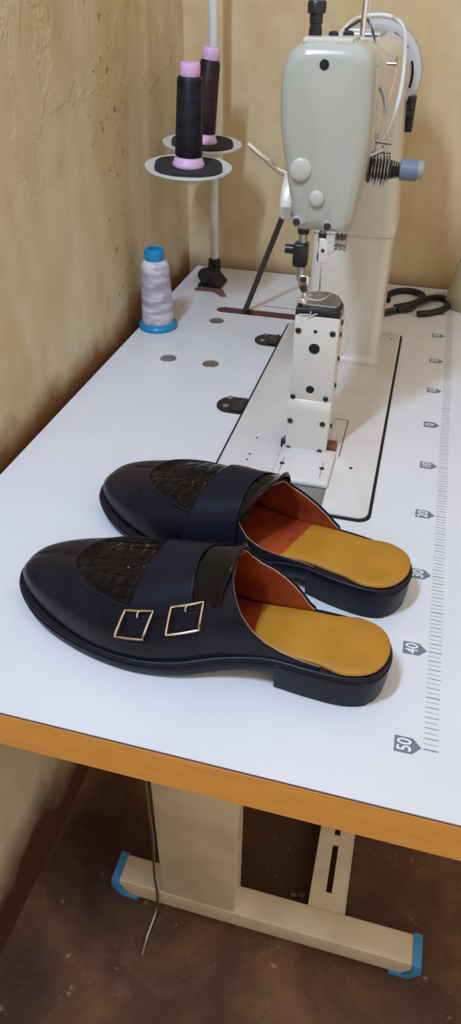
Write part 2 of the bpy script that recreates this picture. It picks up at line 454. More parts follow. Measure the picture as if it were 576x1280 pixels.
# the post
bm = B(); box(bm, -.1822, -.1338, -.113, -.066, .004, .171, .002); PO = obj('post', bm, 'post', SM)
bm = B(); box(bm, -.1822, -.1336, -.1155, -.1125, .0735, .1755, .0011); PC = obj('front_cover', bm, 'post', SM)
bm = B(); prism(bm, [(-.1125, .004), (-.1225, .004), (-.1205, .012), (-.1205, .063), (-.1190, .0705), (-.1155, .0745), (-.1125, .0745)], -.1830, -.1330, 'X', .0008, 2)
PL = obj('lower_cover', bm, 'post', SM)
for (x, z, r) in ((-.1775, .1582, .0033), (-.1395, .1583, .0033), (-.1784, .077, .0031), (-.140, .079, .0031)):
    bm = B(); screw(bm, (x, -.1155, z), r); box(bm, x-r*.85, x+r*.85, -.1175, -.1168, z-.0004, z+.0004); obj('screw', bm, 'dark_steel', PC)
for (x, z, r) in ((-.1586, .1587, .0021), (-.1583, .1387, .0062), (-.1591, .0885, .0049)):
    bm = B(); lathe(bm, [(r+.0008, -.1152), (r+.0006, -.1158), (r, -.1158), (r, -.1155)], (x, 0, z), 'Y', 28, cap=False); obj('hole_rim', bm, 'post', PC)
    bm = B(); disc(bm, (x, -.1153, z), r, 'Y', .0003); obj('access_hole', bm, 'void', PC, smooth=False)
for (x, z, r) in ((-.1789, .0474, .0033), (-.1403, .0483, .0033), (-.1790, .0095, .0033), (-.1405, .0105, .0033), (-.1608, .0055, .0017)):
    bm = B(); screw(bm, (x, -.1205 if z > .02 else -.1210, z), r); obj('screw', bm, 'dark_steel', PL)
for (y, z) in ((-.092, .163), (-.095, .150), (-.088, .118), (-.092, .086), (-.09, .030)):
    bm = B(); lathe(bm, [(.0028, 0), (.0028, .0018), (.0022, .0022)], (-.1338, y, z), 'X', 14); obj('side_screw', bm, 'dark_steel', PO)
# top of the post: black band and steel throat plate
bm = B(); prism(bm, [(-.1822, -.1148), (-.1340, -.1148), (-.1335, -.088), (-.139, -.073), (-.149, -.064), (-.167, -.063), (-.178, -.073), (-.1835, -.090)], .1708, .1830, bev=.002); obj('post_cap', bm, 'black', SM)
bm = B(); prism(bm, [(-.1790, -.104), (-.176, -.1085), (-.140, -.1085), (-.1372, -.104), (-.1365, -.086), (-.142, -.074), (-.151, -.0665), (-.166, -.0660), (-.176, -.074), (-.1805, -.090)], .1825, .1862, bev=.0008, seg=2)
TP = obj('throat_plate', bm, 'steel', SM)
bm = B(); prism(bm, rrect(-.168, -.152, -.096, -.086, .003), .1843, .1849); obj('needle_slot', bm, 'dark_steel', TP, smooth=False)
bm = B(); tube(bm, [(-.1785, -.1165, .1765), (-.1655, -.1168, .1775), (-.1655, -.113, .182)], .0006, 6); tube(bm, smooth_path([(-.168,-.1165,.174),(-.1635,-.1168,.177),(-.158,-.116,.179)]), .0005, 6); obj('thread_tail', bm, 'white_plastic', TP)
# needle, needle bar, presser bar and foot
bm = B(); lathe(bm, [(.0036, .270), (.0036, .243), (.0034, .2425), (.0034, .238)], (-.1632, -.09, 0), 'Z', 20)
NB = obj('needle_bar', bm, 'steel', SM)
bm = B(); lathe(bm, [(.0048, .2355), (.0048, .228), (.0042, .2265)], (-.1626, -.09, 0), 'Z', 20); obj('needle_clamp', bm, 'chrome', SM)
bm = B(); lathe(bm, [(.0042, .2555), (.0042, .2475)], (-.1632, -.09, 0), 'Z', 20); obj('bar_collar', bm, 'dark_steel', SM)
bm = B(); lathe(bm, [(.0030, .240), (.0030, .2345)], (-.1630, -.09, 0), 'Z', 16); obj('clamp_stem', bm, 'dark_steel', SM)
bm = B(); lathe(bm, [(.00105, .2275), (.0010, .205), (.0008, .194), (.0002, .187)], (-.1614, -.09, 0), 'Z', 10); obj('needle', bm, 'chrome', SM)
bm = B(); lathe(bm, [(.0042, .272), (.0042, .205)], (-.1835, -.09, 0), 'Z', 20); obj('presser_bar', bm, 'steel', SM)
bm = B(); lathe(bm, [(.0062, .262), (.0062, .256), (.0058, .2535)], (-.1835, -.09, 0), 'Z', 20); obj('bar_bushing', bm, 'dark_steel', SM)
bm = B(); box(bm, -.1925, -.1770, -.098, -.082, .2195, .2445, .003, 3); PCM = obj('presser_clamp', bm, 'black', SM)
bm = B(); lathe(bm, [(.0048, -.2012+.2012), (.0048, .0085), (.0040, .0095)], (-.2015, -.09, .2365), 'X', 18); obj('thumb_screw', bm, 'black', PCM)
bm = B(); prism(bm, [(-.1845, .2115), (-.1815, .2125), (-.1745, .2125), (-.1728, .2095), (-.1728, .1945), (-.1755, .1915), (-.1790, .192), (-.1838, .1985), (-.1850, .2040)], -.0985, -.0925, 'Y', .0012, 3)
PF = obj('presser_foot', bm, 'chrome', SM)
bm = B(); screw(bm, (-.1785, -.0985, .2085), .0036, .002); obj('foot_screw', bm, 'dark_steel', PF)
bm = B(); tube(bm, smooth_path([(-.1775, -.095, .194), (-.1765, -.095, .189), (-.1762, -.097, .1866)]), .0033, 10); obj('ankle', bm, 'chrome', PF)
bm = B(); prism(bm, [(-.1835, -.108), (-.170, -.110), (-.1695, -.098), (-.1695, -.080), (-.1740, -.077), (-.1790, -.083), (-.184, -.095)], .1852, .1868, bev=.0006, seg=2); obj('foot_sole', bm, 'chrome', PF)
bm = B(); tube(bm, smooth_path([(-.182, -.1, .1868), (-.172, -.098, .1876), (-.162, -.098, .1872), (-.155, -.092, .1878), (-.149, -.08, .190)]), .0006, 6); obj('foot_guard', bm, 'chrome', PF)
bm = B(); prism(bm, [(-.1585, .2665), (-.1525, .2665), (-.1495, .2625), (-.1495, .2425), (-.1580, .2430)], -.1485, -.1465, 'Y', .0008, 2); GP = obj('thread_guide_plate', bm, 'post', SM)
bm = B(); screw(bm, (-.1540, -.1485, .2555), .0018, .001); obj('screw', bm, 'dark_steel', GP)
bm = B()
for i in range(5):
    r = .0085 if i % 2 == 0 else .007
    lathe(bm, [(r, i*.0022), (r, i*.0022+.0021)], (-.1475, -.105, .2525), 'X', 22)
obj('bobbin_tension_knob', bm, 'steel', SM)
# head casting with rounded face cover
face_poly = [(-.2066,.385),(-.2058,.400),(-.2025,.410),(-.197,.417),(-.189,.4215),(-.180,.423),(-.150,.423),(-.140,.4215),(-.131,.417),(-.1265,.410),(-.1245,.400),(-.1225,.375),(-.1218,.352),(-.1230,.330),(-.1258,.305),(-.1290,.280),(-.1310,.2725),(-.1345,.2685),(-.139,.2675),(-.178,.2675),(-.1835,.2685),(-.187,.2730),(-.1915,.290),(-.1985,.322),(-.2050,.355)]
fp = [(q.x, q.y) for q in smooth_path([(a, b, 0) for a, b in face_poly], 3, True)]
cx_, cz_ = -.165, .35
def inset_poly(poly, d):
    P = [Vector(q) for q in poly]; n = len(P); out = []
    for i in range(n):
        t = (P[(i+1)%n]-P[i-1]).normalized(); nn = Vector((-t.y, t.x))
        if (Vector((cx_, cz_))-P[i]).dot(nn) < 0: nn = -nn
        out.append(P[i]+nn*d)
    return out
bm = B(); rings = []
Rr = .017
prof = [(0, -.098), (0, -.1240)] + [(Rr*.85*(1-math.cos(a)), -.1240-.0145*math.sin(a)) for a in [PI/2*k/9 for k in range(1, 10)]]
for d, y in prof:
    rings.append([bm.verts.new((q.x, y, q.y)) for q in inset_poly(fp, d)])
# a gently pillowed front
last = rings[-1]
for s, dy in [(q, .0035*(1-q*q)) for q in (.9, .8, .65, .5, .35, .2, .1)]:
    rings.append([bm.verts.new((cx_+(v.co.x-cx_)*s, -.1385-dy, cz_+(v.co.z-cz_)*s)) for v in last])
for a, b in zip(rings, rings[1:]):
    n = len(a)
    for i in range(n): bm.faces.new((a[i], a[(i+1)%n], b[(i+1)%n], b[i]))
cv = bm.verts.new((cx_, -.1420, cz_)); lr = rings[-1]
for i in range(len(lr)): bm.faces.new((lr[i], lr[(i+1)%len(lr)], cv))
bm.faces.new(rings[0][::-1])
bmesh.ops.recalc_face_normals(bm, faces=bm.faces)
FC = obj('face_cover', bm, 'face', SM, angle=50)
bm = B(); lathe(bm, [(.0040, -.1360), (.0040, -.1397)], (-.1676, 0, .4065), 'Y', 24); obj('oil_hole', bm, 'void', FC, smooth=False)
for x, z, r in ((-.1820, .3240, .0103), (-.1652, .3000, .0074)):
    bm = B(); lathe(bm, [(r, .001), (r, -.0012), (r*.93, -.0022), (r*.75, -.0030), (r*.4, -.0036), (r*.1, -.0037)], (x, -.1400, z), 'Y', 32); obj('round_plug', bm, 'plugcream', FC)
for x, z in ((-.1833, .2775), (-.1530, .2755)):
    bm = B(); lathe(bm, [(.0052, .006), (.0052, -.0008), (.0046, -.0012)], (x, -.1375, z), 'Y', 22); w_ = obj('screw_seat', bm, 'face', FC)
    bm = B(); screw(bm, (x, -.1386, z), .0037, .0016); box(bm, x-.003, x+.003, -.1407, -.1400, z-.0004, z+.0004); obj('screw', bm, 'dark_steel', FC)
# head casting behind the cover
bm = B(); back = inset_poly(fp, .0022)
prism(bm, [(q.x, q.y-.001) for q in back], -.098, -.045, 'Y'); obj('head_casting', bm, 'cream', SM)
bm = B(); box(bm, -.1890, -.1460, -.131, -.075, .4205, .4250, .0012); HT = obj('top_ledge', bm, 'cream', SM)
# white side fin and hand lifter lever on the left
bm = B(); prism(bm, [(-.0985, .312), (-.112, .300), (-.118, .285), (-.112, .272), (-.100, .268), (-.075, .275), (-.07, .305)], -.2055, -.1915, 'X', .003, 3)
obj('side_fin', bm, 'cream', SM)
bm = B(); tube(bm, smooth_path([(-.198, -.03, .293), (-.222, -.024, .2965), (-.238, -.021, .306), (-.262, -.02, .322)], 5), [.0035]*6+[.003]*5+[.0026]*5, 10); obj('lifter_lever', bm, 'chrome', SM)
# arm and column
def loft(bm, secs):
    """secs: list of (z, x0, x1, y0, y1, r)"""
    rings = []
    for z, x0, x1, y0, y1, r in secs: rings.append([bm.verts.new((x, y, z)) for x, y in rrect(x0, x1, y0, y1, r, 6)])
    for a, b in zip(rings, rings[1:]):
        n = len(a)
        for i in range(n): bm.faces.new((a[i], a[(i+1)%n], b[(i+1)%n], b[i]))
    bm.faces.new(rings[0][::-1]); bm.faces.new(rings[-1]); bmesh.ops.recalc_face_normals(bm, faces=bm.faces)
bm = B()
loft(bm, [(.004, -.213, -.0965, .143, .268, .016), (.0095, -.213, -.0965, .143, .268, .016), (.0125, -.2105, -.099, .147, .264, .014), (.02, -.209, -.1, .15, .262, .013), (.186, -.2095, -.1015, .150, .262, .013), (.1885, -.2085, -.1025, .151, .261, .013)])
obj('column', bm, 'cream', SM)
bm = B()
loft(bm, [(.1880, -.2100, -.1010, .1495, .262, .013), (.1895, -.2120, -.0990, .1475, .264, .014), (.195, -.2120, -.0990, .1475, .264, .014), (.197, -.2105, -.1005, .1490, .262, .013), (.30, -.2105, -.109, .1495, .262, .016), (.39, -.205, -.118, .1495, .262, .02), (.400, -.20, -.123, .155, .258, .02)])
obj('column_head', bm, 'cream', SM)
bm = B()   # arm running from the head to the column
secs = []
for y, x0, x1, z0, z1, r in ((-.05, -.2, -.127, .292, .412, .014), (0, -.203, -.121, .296, .413, .02), (.06, -.205, -.118, .30, .413, .024), (.15, -.206, -.117, .295, .412, .026), (.25, -.207, -.117, .29, .412, .03), (.272, -.206, -.118, .29, .410, .034), (.28, -.20, -.124, .30, .404, .034)):
    secs.append([bm.verts.new((x, y, z)) for x, z in rrect(x0, x1, z0, z1, r, 6)])
for a, b in zip(secs, secs[1:]):
    n = len(a)
    for i in range(n): bm.faces.new((a[i], a[(i+1)%n], b[(i+1)%n], b[i]))
bm.faces.new(secs[0][::-1]); bm.faces.new(secs[-1]); bmesh.ops.recalc_face_normals(bm, faces=bm.faces)
obj('arm', bm, 'cream', SM)
WX, WZ = -.164, .3605
bm = B(); lathe(bm, [(.040, .255), (.047, .262), (.0500, .270), (.0505, .284), (.049, .290), (.044, .292)], (WX, 0, WZ), 'Y', 56); obj('rear_housing', bm, 'cream', SM)
bm = B(); lathe(bm, [(.046, .2915), (.046, .297)], (WX, 0, WZ), 'Y', 48); obj('belt_groove', bm, 'void', SM, smooth=False)
bm = B(); lathe(bm, [(.045, .2962), (.0580, .2968), (.0635, .302), (.0650, .310), (.0650, .326), (.062, .331), (.0555, .333), (.0545, .337), (.0545, .347), (.058, .350), (.058, .353), (.03, .355), (.018, .362)], (WX, 0, WZ), 'Y', 64); HW = obj('hand_wheel', bm, 'wheel', SM)
for a0_, a1_ in ((66, 38), (20, -14)):
    bm = B(); tube(bm, [(WX+.0525*math.cos(math.radians(a0_+(a1_-a0_)*k/12)), .2962, WZ+.0525*math.sin(math.radians(a0_+(a1_-a0_)*k/12))) for k in range(13)], .0016, 8); obj('rim_slot', bm, 'void', HW)
bm = B(); box(bm, -.113, -.1015, .292, .318, .294, .338, .002); box(bm, -.121, -.1105, .285, .300, .306, .330, .002); lathe(bm, [(.006, 0), (.006, .011)], (-.1145, .289, .316), 'X', 16)
obj('winder_bracket', bm, 'black', SM)
bm = B(); box(bm, -.196, -.147, .150, .235, .4105, .4165, .003, 3); box(bm, -.188, -.157, .16, .22, .416, .4185, .001); obj('arm_top_cap', bm, 'wheel', SM)
bm = B(); tube(bm, [(-.19, .148, .4125), (-.153, .148, .4125), (-.150, .16, .414)], .0012, 6); obj('cap_clip', bm, 'dark_steel', SM)
# presser regulating screw, plugs and pins on the head
bm = B(); lathe(bm, [(.0058, .4215), (.0058, .4300), (.0052, .4302), (.0052, .4335), (.0058, .4340), (.0058, .4405), (.0080, .4410), (.0082, .4485), (.0072, .4500)], (-.1836, -.10, 0), 'Z', 24); obj('pressure_screw', bm, 'black', SM)
for x, y, r in ((-.168, -.095, .0045), (-.156, -.085, .0050)):
    bm = B(); lathe(bm, [(r, .4245), (r, .4265), (r*.7, .4280), (r*.2, .4285)], (x, y, 0), 'Z', 20); obj('oil_plug', bm, 'black', SM)
bm = B(); lathe(bm, [(.0026, .423), (.0024, .52), (.0016, .521)], (-.1465, -.06, 0), 'Z', 14); PIN = obj('thread_pin', bm, 'chrome', SM)
bm = B(); tube(bm, smooth_path([(-.163, -.085, .4262), (-.160, -.05, .432), (-.158, -.01, .4345), (-.142, 0, .4372), (-.124, 0, .4352), (-.1125, 0, .4250), (-.1085, 0, .400), (-.1085, -.01, .370), (-.115, -.025, .343), (-.1275, -.04, .320)], 8), .0019, 10); obj('white_hose', bm, 'white_plastic', SM)
bm = B(); tube(bm, smooth_path([(-.160, -.078, .4285), (-.152, -.05, .434), (-.148, -.02, .4345), (-.146, .02, .425), (-.145, .06, .412)], 6), .0013, 8); obj('black_hose', bm, 'black', SM)
# thread path on the right of the head
bm = B(); tube(bm, smooth_path([(-.130, -.06, .3885), (-.122, -.062, .3810), (-.1172, -.064, .3700), (-.1168, -.064, .3660)], 5), .0022, 10); lathe(bm, [(.0032, -.002), (.0032, .002)], (-.1165, -.064, .3650), 'Y', 16); obj('take_up_lever', bm, 'steel', SM)
bm = B(); tube(bm, [(-.122, -.05, .402), (-.113, -.05, .402)], .0014, 8); tube(bm, [(-.113, -.05, .3995), (-.113, -.05, .408)], .0011, 8); obj('upper_thread_guide', bm, 'steel', SM)
bm = B(); lathe(bm, [(.0065, 0), (.0065, .002), (.005, .0045), (.002, .005)], (-.1335, -.0985, .3315), 'X', 16); tube(bm, [(-.126, -.095, .330), (-.113, -.085, .3345)], .0022, 8); tube(bm, [(-.124, -.07, .340), (-.1075, -.062, .3370)], .0018, 8); box(bm, -.128, -.121, -.09, -.06, .328, .345, .001); obj('side_thread_guide', bm, 'steel', SM)
bm = B()
for i, r in enumerate((.0125, .0155, .0125, .0158, .0150, .012)):
    lathe(bm, [(r*.6, i*.0031), (r, i*.0031+.0010), (r, i*.0031+.0017), (r*.6, i*.0031+.0026)], (-.1235, -.06, .3130), 'X', 28)
TD = obj('tension_discs', bm, 'steel', SM)
bm = B(); lathe(bm, [(.0128, -.0035), (.0128, -.0008), (.0088, -.0005), (.0088, .019), (.006, .0195)], (-.1235, -.06, .3130), 'X', 28); obj('disc_core', bm, 'dark_steel', TD)
bm = B()
pts = []
for i in range(60):
    a = i/59*2*PI*5; pts.append((-.1045 + i/59*.011, -.06+(.0085-.003*i/59)*math.cos(a), .3135+(.0085-.003*i/59)*math.sin(a)))
tube(bm, pts, .0008, 6); lathe(bm, [(.0035, 0), (.0035, .018)], (-.107, -.06, .3135), 'X', 14); obj('tension_spring', bm, 'dark_steel', SM)
bm = B(); lathe(bm, [(.0085, 0), (.0098, .0006), (.0098, .0165), (.0092, .0172)], (-.0955, -.06, .3140), 'X', 28); TK = obj('tension_knob', bm, 'lavender', SM)
bm = B(); lathe(bm, [(.0085, 0), (.0085, .0052), (.0078, .0060)], (-.0783, -.06, .3145), 'X', 24); obj('knob_tip', bm, 'clear_tip', TK)
bm = B(); tube(bm, [(-.122, -.065, .3280), (-.1070, -.065, .3290), (-.1070, -.065, .3160)], .0007, 6); tube(bm, [(-.1215, -.065, .3280), (-.1215, -.065, .316)], .0007, 6); tube(bm, [(-.1145, -.062, .328), (-.115, -.062, .335)], .0007, 6); obj('check_spring', bm, 'dark_steel', SM)
def thr(pts, m='thread_fine'):
    bm = B(); tube(bm, smooth_path(pts, 5), .00035, 5); obj('thread', bm, 'thr_white', SM)
thr([(-.1465, -.06, .50), (-.143, -.06, .45), (-.136, -.055, .42), (-.113, -.05, .402), (-.116, -.064, .365), (-.111, -.065, .335)])
thr([(-.1168, -.064, .365), (-.1205, -.064, .340), (-.1215, -.065, .325)])
thr([(-.128, -.07, .39), (-.1285, -.07, .34), (-.1300, -.072, .30), (-.136, -.085, .262), (-.1380, -.088, .25), (-.150, -.09, .238), (-.1612, -.09, .231)])
thr([(-.1345, -.105, .182), (-.129, -.104, .172), (-.124, -.100, .155), (-.125, -.095, .135), (-.131, -.09, .122)])

# ------------------------------------------------------------------ drive belt, up through the slot to the hand wheel
bm = B()
RB = .0590; yb_ = .342
pts = [Vector((-.3425, .3125, -.12)), Vector((-.3425, .3125, -.04)), Vector((-.342, .3120, .0))]
a0 = math.radians(196)
st = Vector((WX+RB*math.cos(a0), yb_, WZ+RB*math.sin(a0)))
for k in range(1, 12): pts.append(pts[2].lerp(st, k/12))
for k in range(0, 25):
    a = a0 - (a0-math.radians(-24))*k/24; pts.append(Vector((WX+RB*math.cos(a), yb_, WZ+RB*math.sin(a))))
en = Vector((-.215, .3120, .0)); s2 = pts[-1]
for k in range(1, 12): pts.append(s2.lerp(en, k/11))
pts.append(Vector((-.22, .3125, -.12)))
tube(bm, pts, .0046, 8)
o = obj('drive_belt', bm, 'rubber'); tag(o, 'dark rubber drive belt rising from the table slot to the hand wheel', 'belt')

# ------------------------------------------------------------------ thread stand
TS = empty('thread_stand', (-.4365, .45, 0), 'tall thread stand with two white discs on a white pole', 'thread stand')
bm = B(); lathe(bm, [(.0072, .012), (.0072, .62)], (-.4365, .45, 0), 'Z', 24); obj('pole', bm, 'white_plastic', TS)
bm = B(); prism(bm, [(-.458, .398), (-.408, .404), (-.392, .372), (-.401, .370), (-.422, .390), (-.458, .388)], .0004, .003, bev=.0005, seg=1)
obj('base_plate', bm, 'slot', TS)
bm = B(); prism(bm, [(-.459, .0025), (-.4115, .0025), (-.4195, .012), (-.4275, .020), (-.4275, .030), (-.4455, .030), (-.4475, .018)], .405, .455, 'Y', .002, 2)
lathe(bm, [(.0105, 0), (.0125, .002), (.0125, .012), (.0105, .014)], (-.4405, .392, .0275), 'Y', 24)
tube(bm, [(-.437, .405, .028), (-.4300, .402, .044)], [.0042, .0032], 10)
lathe(bm, [(.0115, .008), (.0115, .040), (.009, .043)], (-.4365, .45, 0), 'Z', 24)
obj('pole_clamp', bm, 'iron', TS)
bm = B(); tube(bm, [(-.4365, .45, .228), (-.4335, .38, .229), (-.4145, .235, .2225)], .0052, 12); lathe(bm, [(.012, .218), (.012, .240)], (-.4365, .45, 0), 'Z', 20); obj('disc_arm', bm, 'cream', TS)
D1, D2 = Vector((-.4145, .238, .240)), Vector((-.4335, .372, .2490))
def tilt(c, ax, ay): return Matrix.Translation(c) @ Matrix.Rotation(math.radians(ax), 4, 'X') @ Matrix.Rotation(math.radians(ay), 4, 'Y') 
def thread_disc(c, ax, ay):
    R = .0645; mt = tilt(c, ax, ay)
    bm = B(); lathe(bm, [(.02, -.0025), (.055, -.0015), (R, .001), (R, .0035), (R-.004, .0035), (.052, .0015), (.02, .0015)], (0,0,0), 'Z', 56)
    bmesh.ops.transform(bm, matrix=mt, verts=bm.verts); d = obj('disc', bm, 'white_plastic', TS)
    bm = B(); n = 56; a = []; pf = []
    for k in range(n):
        t = 2*PI*k/n; r = .0515*(1/ (abs(math.cos(t))**3.2+abs(math.sin(t))**3.2)**(1/3.2))*.97
        pf.append((r*math.cos(t+.3), r*math.sin(t+.3)))
    prism(bm, pf, .0016, .0042); bmesh.ops.transform(bm, matrix=mt, verts=bm.verts); obj('foam_pad', bm, 'foam', d)
    bm = B(); lathe(bm, [(.004, -.022), (.011, -.020), (.011, -.012), (.006, -.010), (.006, -.0026)], (0,0,0), 'Z', 20); bmesh.ops.transform(bm, matrix=mt, verts=bm.verts); obj('wing_nut', bm, 'cream', d)
    return mt
mt1 = thread_disc(D1, 3, 3); mt2 = thread_disc(D2, 2, 3)
def spool(mt, name, label, thm, h, rb, rt, lean):
    loc = mt @ Vector((0,0,.0042)); 
    e = empty(name, loc, label, 'thread spool', group='thread spools on the stand discs')
    e.rotation_euler = lean
    def O(n_, bm, m_): return obj(n_, bm, m_, e, world=False)
    bm = B(); lathe(bm, [(.0235, 0), (.0240, .002), (.0235, .004), (.019, .013), (.0165, .0145), (.0160, .0145)], n=40); O('cone_base', bm, 'pink')
    bm = B(); lathe(bm, [(rb*.97, .0135), (rb, .016), (rt, h-.004), (rt*.9, h-.001), (.013, h)], n=48); O('wound_thread', bm, thm)
    bm = B(); lathe(bm, [(.0125, h-.002), (.0138, h), (.0142, h+.0125), (.0132, h+.0155), (.0085, h+.0158), (.0080, h+.004)], n=32); O('cone_tip', bm, 'pink')
spool(mt1, 'thread_spool', 'black thread spool with pink cone on the nearer stand disc', 'thr_black', .114, .0202, .0180, (math.radians(2), math.radians(3.4), 0))
spool(mt2, 'thread_spool', 'dark maroon thread spool with pink cone on the farther stand disc', 'thr_brown', .114, .0195, .0155, (math.radians(-2), math.radians(7), 0))

# ------------------------------------------------------------------ white cone of thread on the table
e = empty('thread_cone', (-.4655, .2095, 0), 'white thread cone with blue base and cap standing on the table by the wall', 'thread cone')
def O(n_, bm, m_): return obj(n_, bm, m_, e, world=False)
bm = B(); lathe(bm, [(.0300, 0), (.0318, .0015), (.0318, .0060), (.0300, .0085), (.0255, .0110), (.0200, .0112)], n=56); O('cone_base', bm, 'blue_plastic')
bm = B(); lathe(bm, [(.0255, .0095), (.0262, .012), (.0258, .03), (.0240, .07), (.0228, .095), (.0215, .104), (.0180, .109), (.0155, .111)], n=56); O('wound_thread', bm, 'thr_white')
bm = B(); lathe(bm, [(.0150, .109), (.0155, .111), (.0158, .124), (.0150, .1275), (.0120, .1285), (.0105, .1275), (.0098, .118)], n=40); O('cone_cap', bm, 'blue_plastic')

# ------------------------------------------------------------------ scissors
SC = empty('scissors', (-.06, .42, 0), 'black thread scissors lying open behind the sewing machine', 'scissors')
zc = .0052
bm = B(); tube(bm, smooth_path([(-.083, .386, zc), (-.072, .402, zc+.001), (-.058, .418, zc+.002), (-.045, .440, zc+.002), (-.0445, .462, zc+.002), (-.055, .478, zc+.001), (-.074, .484, zc), (-.093, .474, zc), (-.104, .455, zc), (-.106, .436, zc), (-.104, .425, zc)], 8), .0056, 12)
H1 = obj('finger_loop', bm, 'iron', SC)
bm = B(); tube(bm, smooth_path([(-.083, .380, zc+.001), (-.074, .386, zc+.004), (-.058, .404, zc+.006), (-.040, .430, zc+.006), (-.026, .452, zc+.003), (-.010, .463, zc), (.0005, .448, zc), (.0005, .424, zc), (-.010, .402, zc), (-.028, .384, zc), (-.048, .374, zc)], 8), .0058, 12)
obj('finger_loop', bm, 'iron', SC)
bm = B(); tube(bm, smooth_path([(-.090, .398, zc), (-.080, .408, zc), (-.066, .416, zc+.001)], 6), .0035, 10); tube(bm, smooth_path([(-.080, .380, zc), (-.064, .388, zc), (-.056, .398, zc+.001)], 6), .0035, 10); obj('shank', bm, 'iron', SC)
bm = B(); prism(bm, [(-.076, .394), (-.084, .400), (-.100, .382), (-.135, .335), (-.142, .322), (-.131, .326), (-.094, .364), (-.080, .378)], .0015, .0050, bev=.0006, seg=1); obj('blade', bm, 'dark_steel', SC)
bm = B(); prism(bm, [(-.080, .388), (-.088, .393), (-.108, .372), (-.140, .341), (-.150, .330), (-.138, .332), (-.102, .362), (-.086, .374)], .0048, .0075, bev=.0006, seg=1); obj('blade', bm, 'dark_steel', SC)
bm = B(); lathe(bm, [(.0035, .007), (.0035, .0088), (.002, .0096)], (-.0885, .384, 0), 'Z', 16); obj('pivot_screw', bm, 'steel', SC)

# ------------------------------------------------------------------ translucent bottle at the right edge
e = empty('oil_bottle', (.0385, .452, 0), 'cloudy plastic bottle with sloping shoulders at the right end of the table', 'bottle')
bm = B(); lathe(bm, [(.0405, 0), (.0425, .003), (.0425, .014), (.0410, .022), (.0370, .050), (.0300, .085), (.0180, .118), (.0125, .128), (.012, .150)], n=48); O('body', bm, 'bottle')
bm = B(); lathe(bm, [(.0150, .146), (.0155, .148), (.0155, .166), (.0145, .169)], n=28); O('cap', bm, 'iron')
bm = B(); tube(bm, smooth_path([(-.0285, -.018, .080), (-.0300, -.022, .086), (-.0255, -.030, .094)], 5), .0012, 8); O('wire_loop', bm, 'iron')

# ------------------------------------------------------------------ shoes
def interp(tab, x):
    if x <= tab[0][0]: return tab[0][1]
    for (a, u), (b, v) in zip(tab, tab[1:]):
        if x <= b: 
            t = (x-a)/(b-a); return u+(v-u)*t
    return tab[-1][1]
def cubic(tab, x):
    n = len(tab)
    if x <= tab[0][0]: return tab[0][1]
    if x >= tab[-1][0]: return tab[-1][1]
    for i in range(n-1):
        a, u = tab[i]; b, v = tab[i+1]
        if x <= b:
            t = (x-a)/(b-a)
            m0 = (v-tab[i-1][1])/(b-tab[i-1][0]) if i > 0 else (v-u)/(b-a)
            m1 = (tab[i+2][1]-u)/(tab[i+2][0]-a) if i < n-2 else (v-u)/(b-a)
            h = b-a
            return (2*t**3-3*t*t+1)*u + (t**3-2*t*t+t)*h*m0 + (-2*t**3+3*t*t)*v + (t**3-t*t)*h*m1
L = .3455
def phi(s): return math.acos(max(-1, min(1, 1-2*s/L)))
def width_tab(pts): return [(0, 0)] + [(phi(s), w) for s, w in pts] + [(PI, 0)]
OUT = [(.003, .0155), (.012, .0265), (.03, .0335), (.06, .0355), (.095, .0355), (.13, .0425), (.165, .0560), (.20, .0630), (.235, .0625), (.27, .0565), (.300, .0470), (.325, .0325), (.339, .0180)]
INN = [(.003, .0155), (.012, .0265), (.03, .0330), (.06, .0345), (.095, .0325), (.13, .0345), (.165, .0420), (.20, .0505), (.235, .0545), (.27, .0520), (.300, .0450), (.325, .0325), (.339, .0190)]
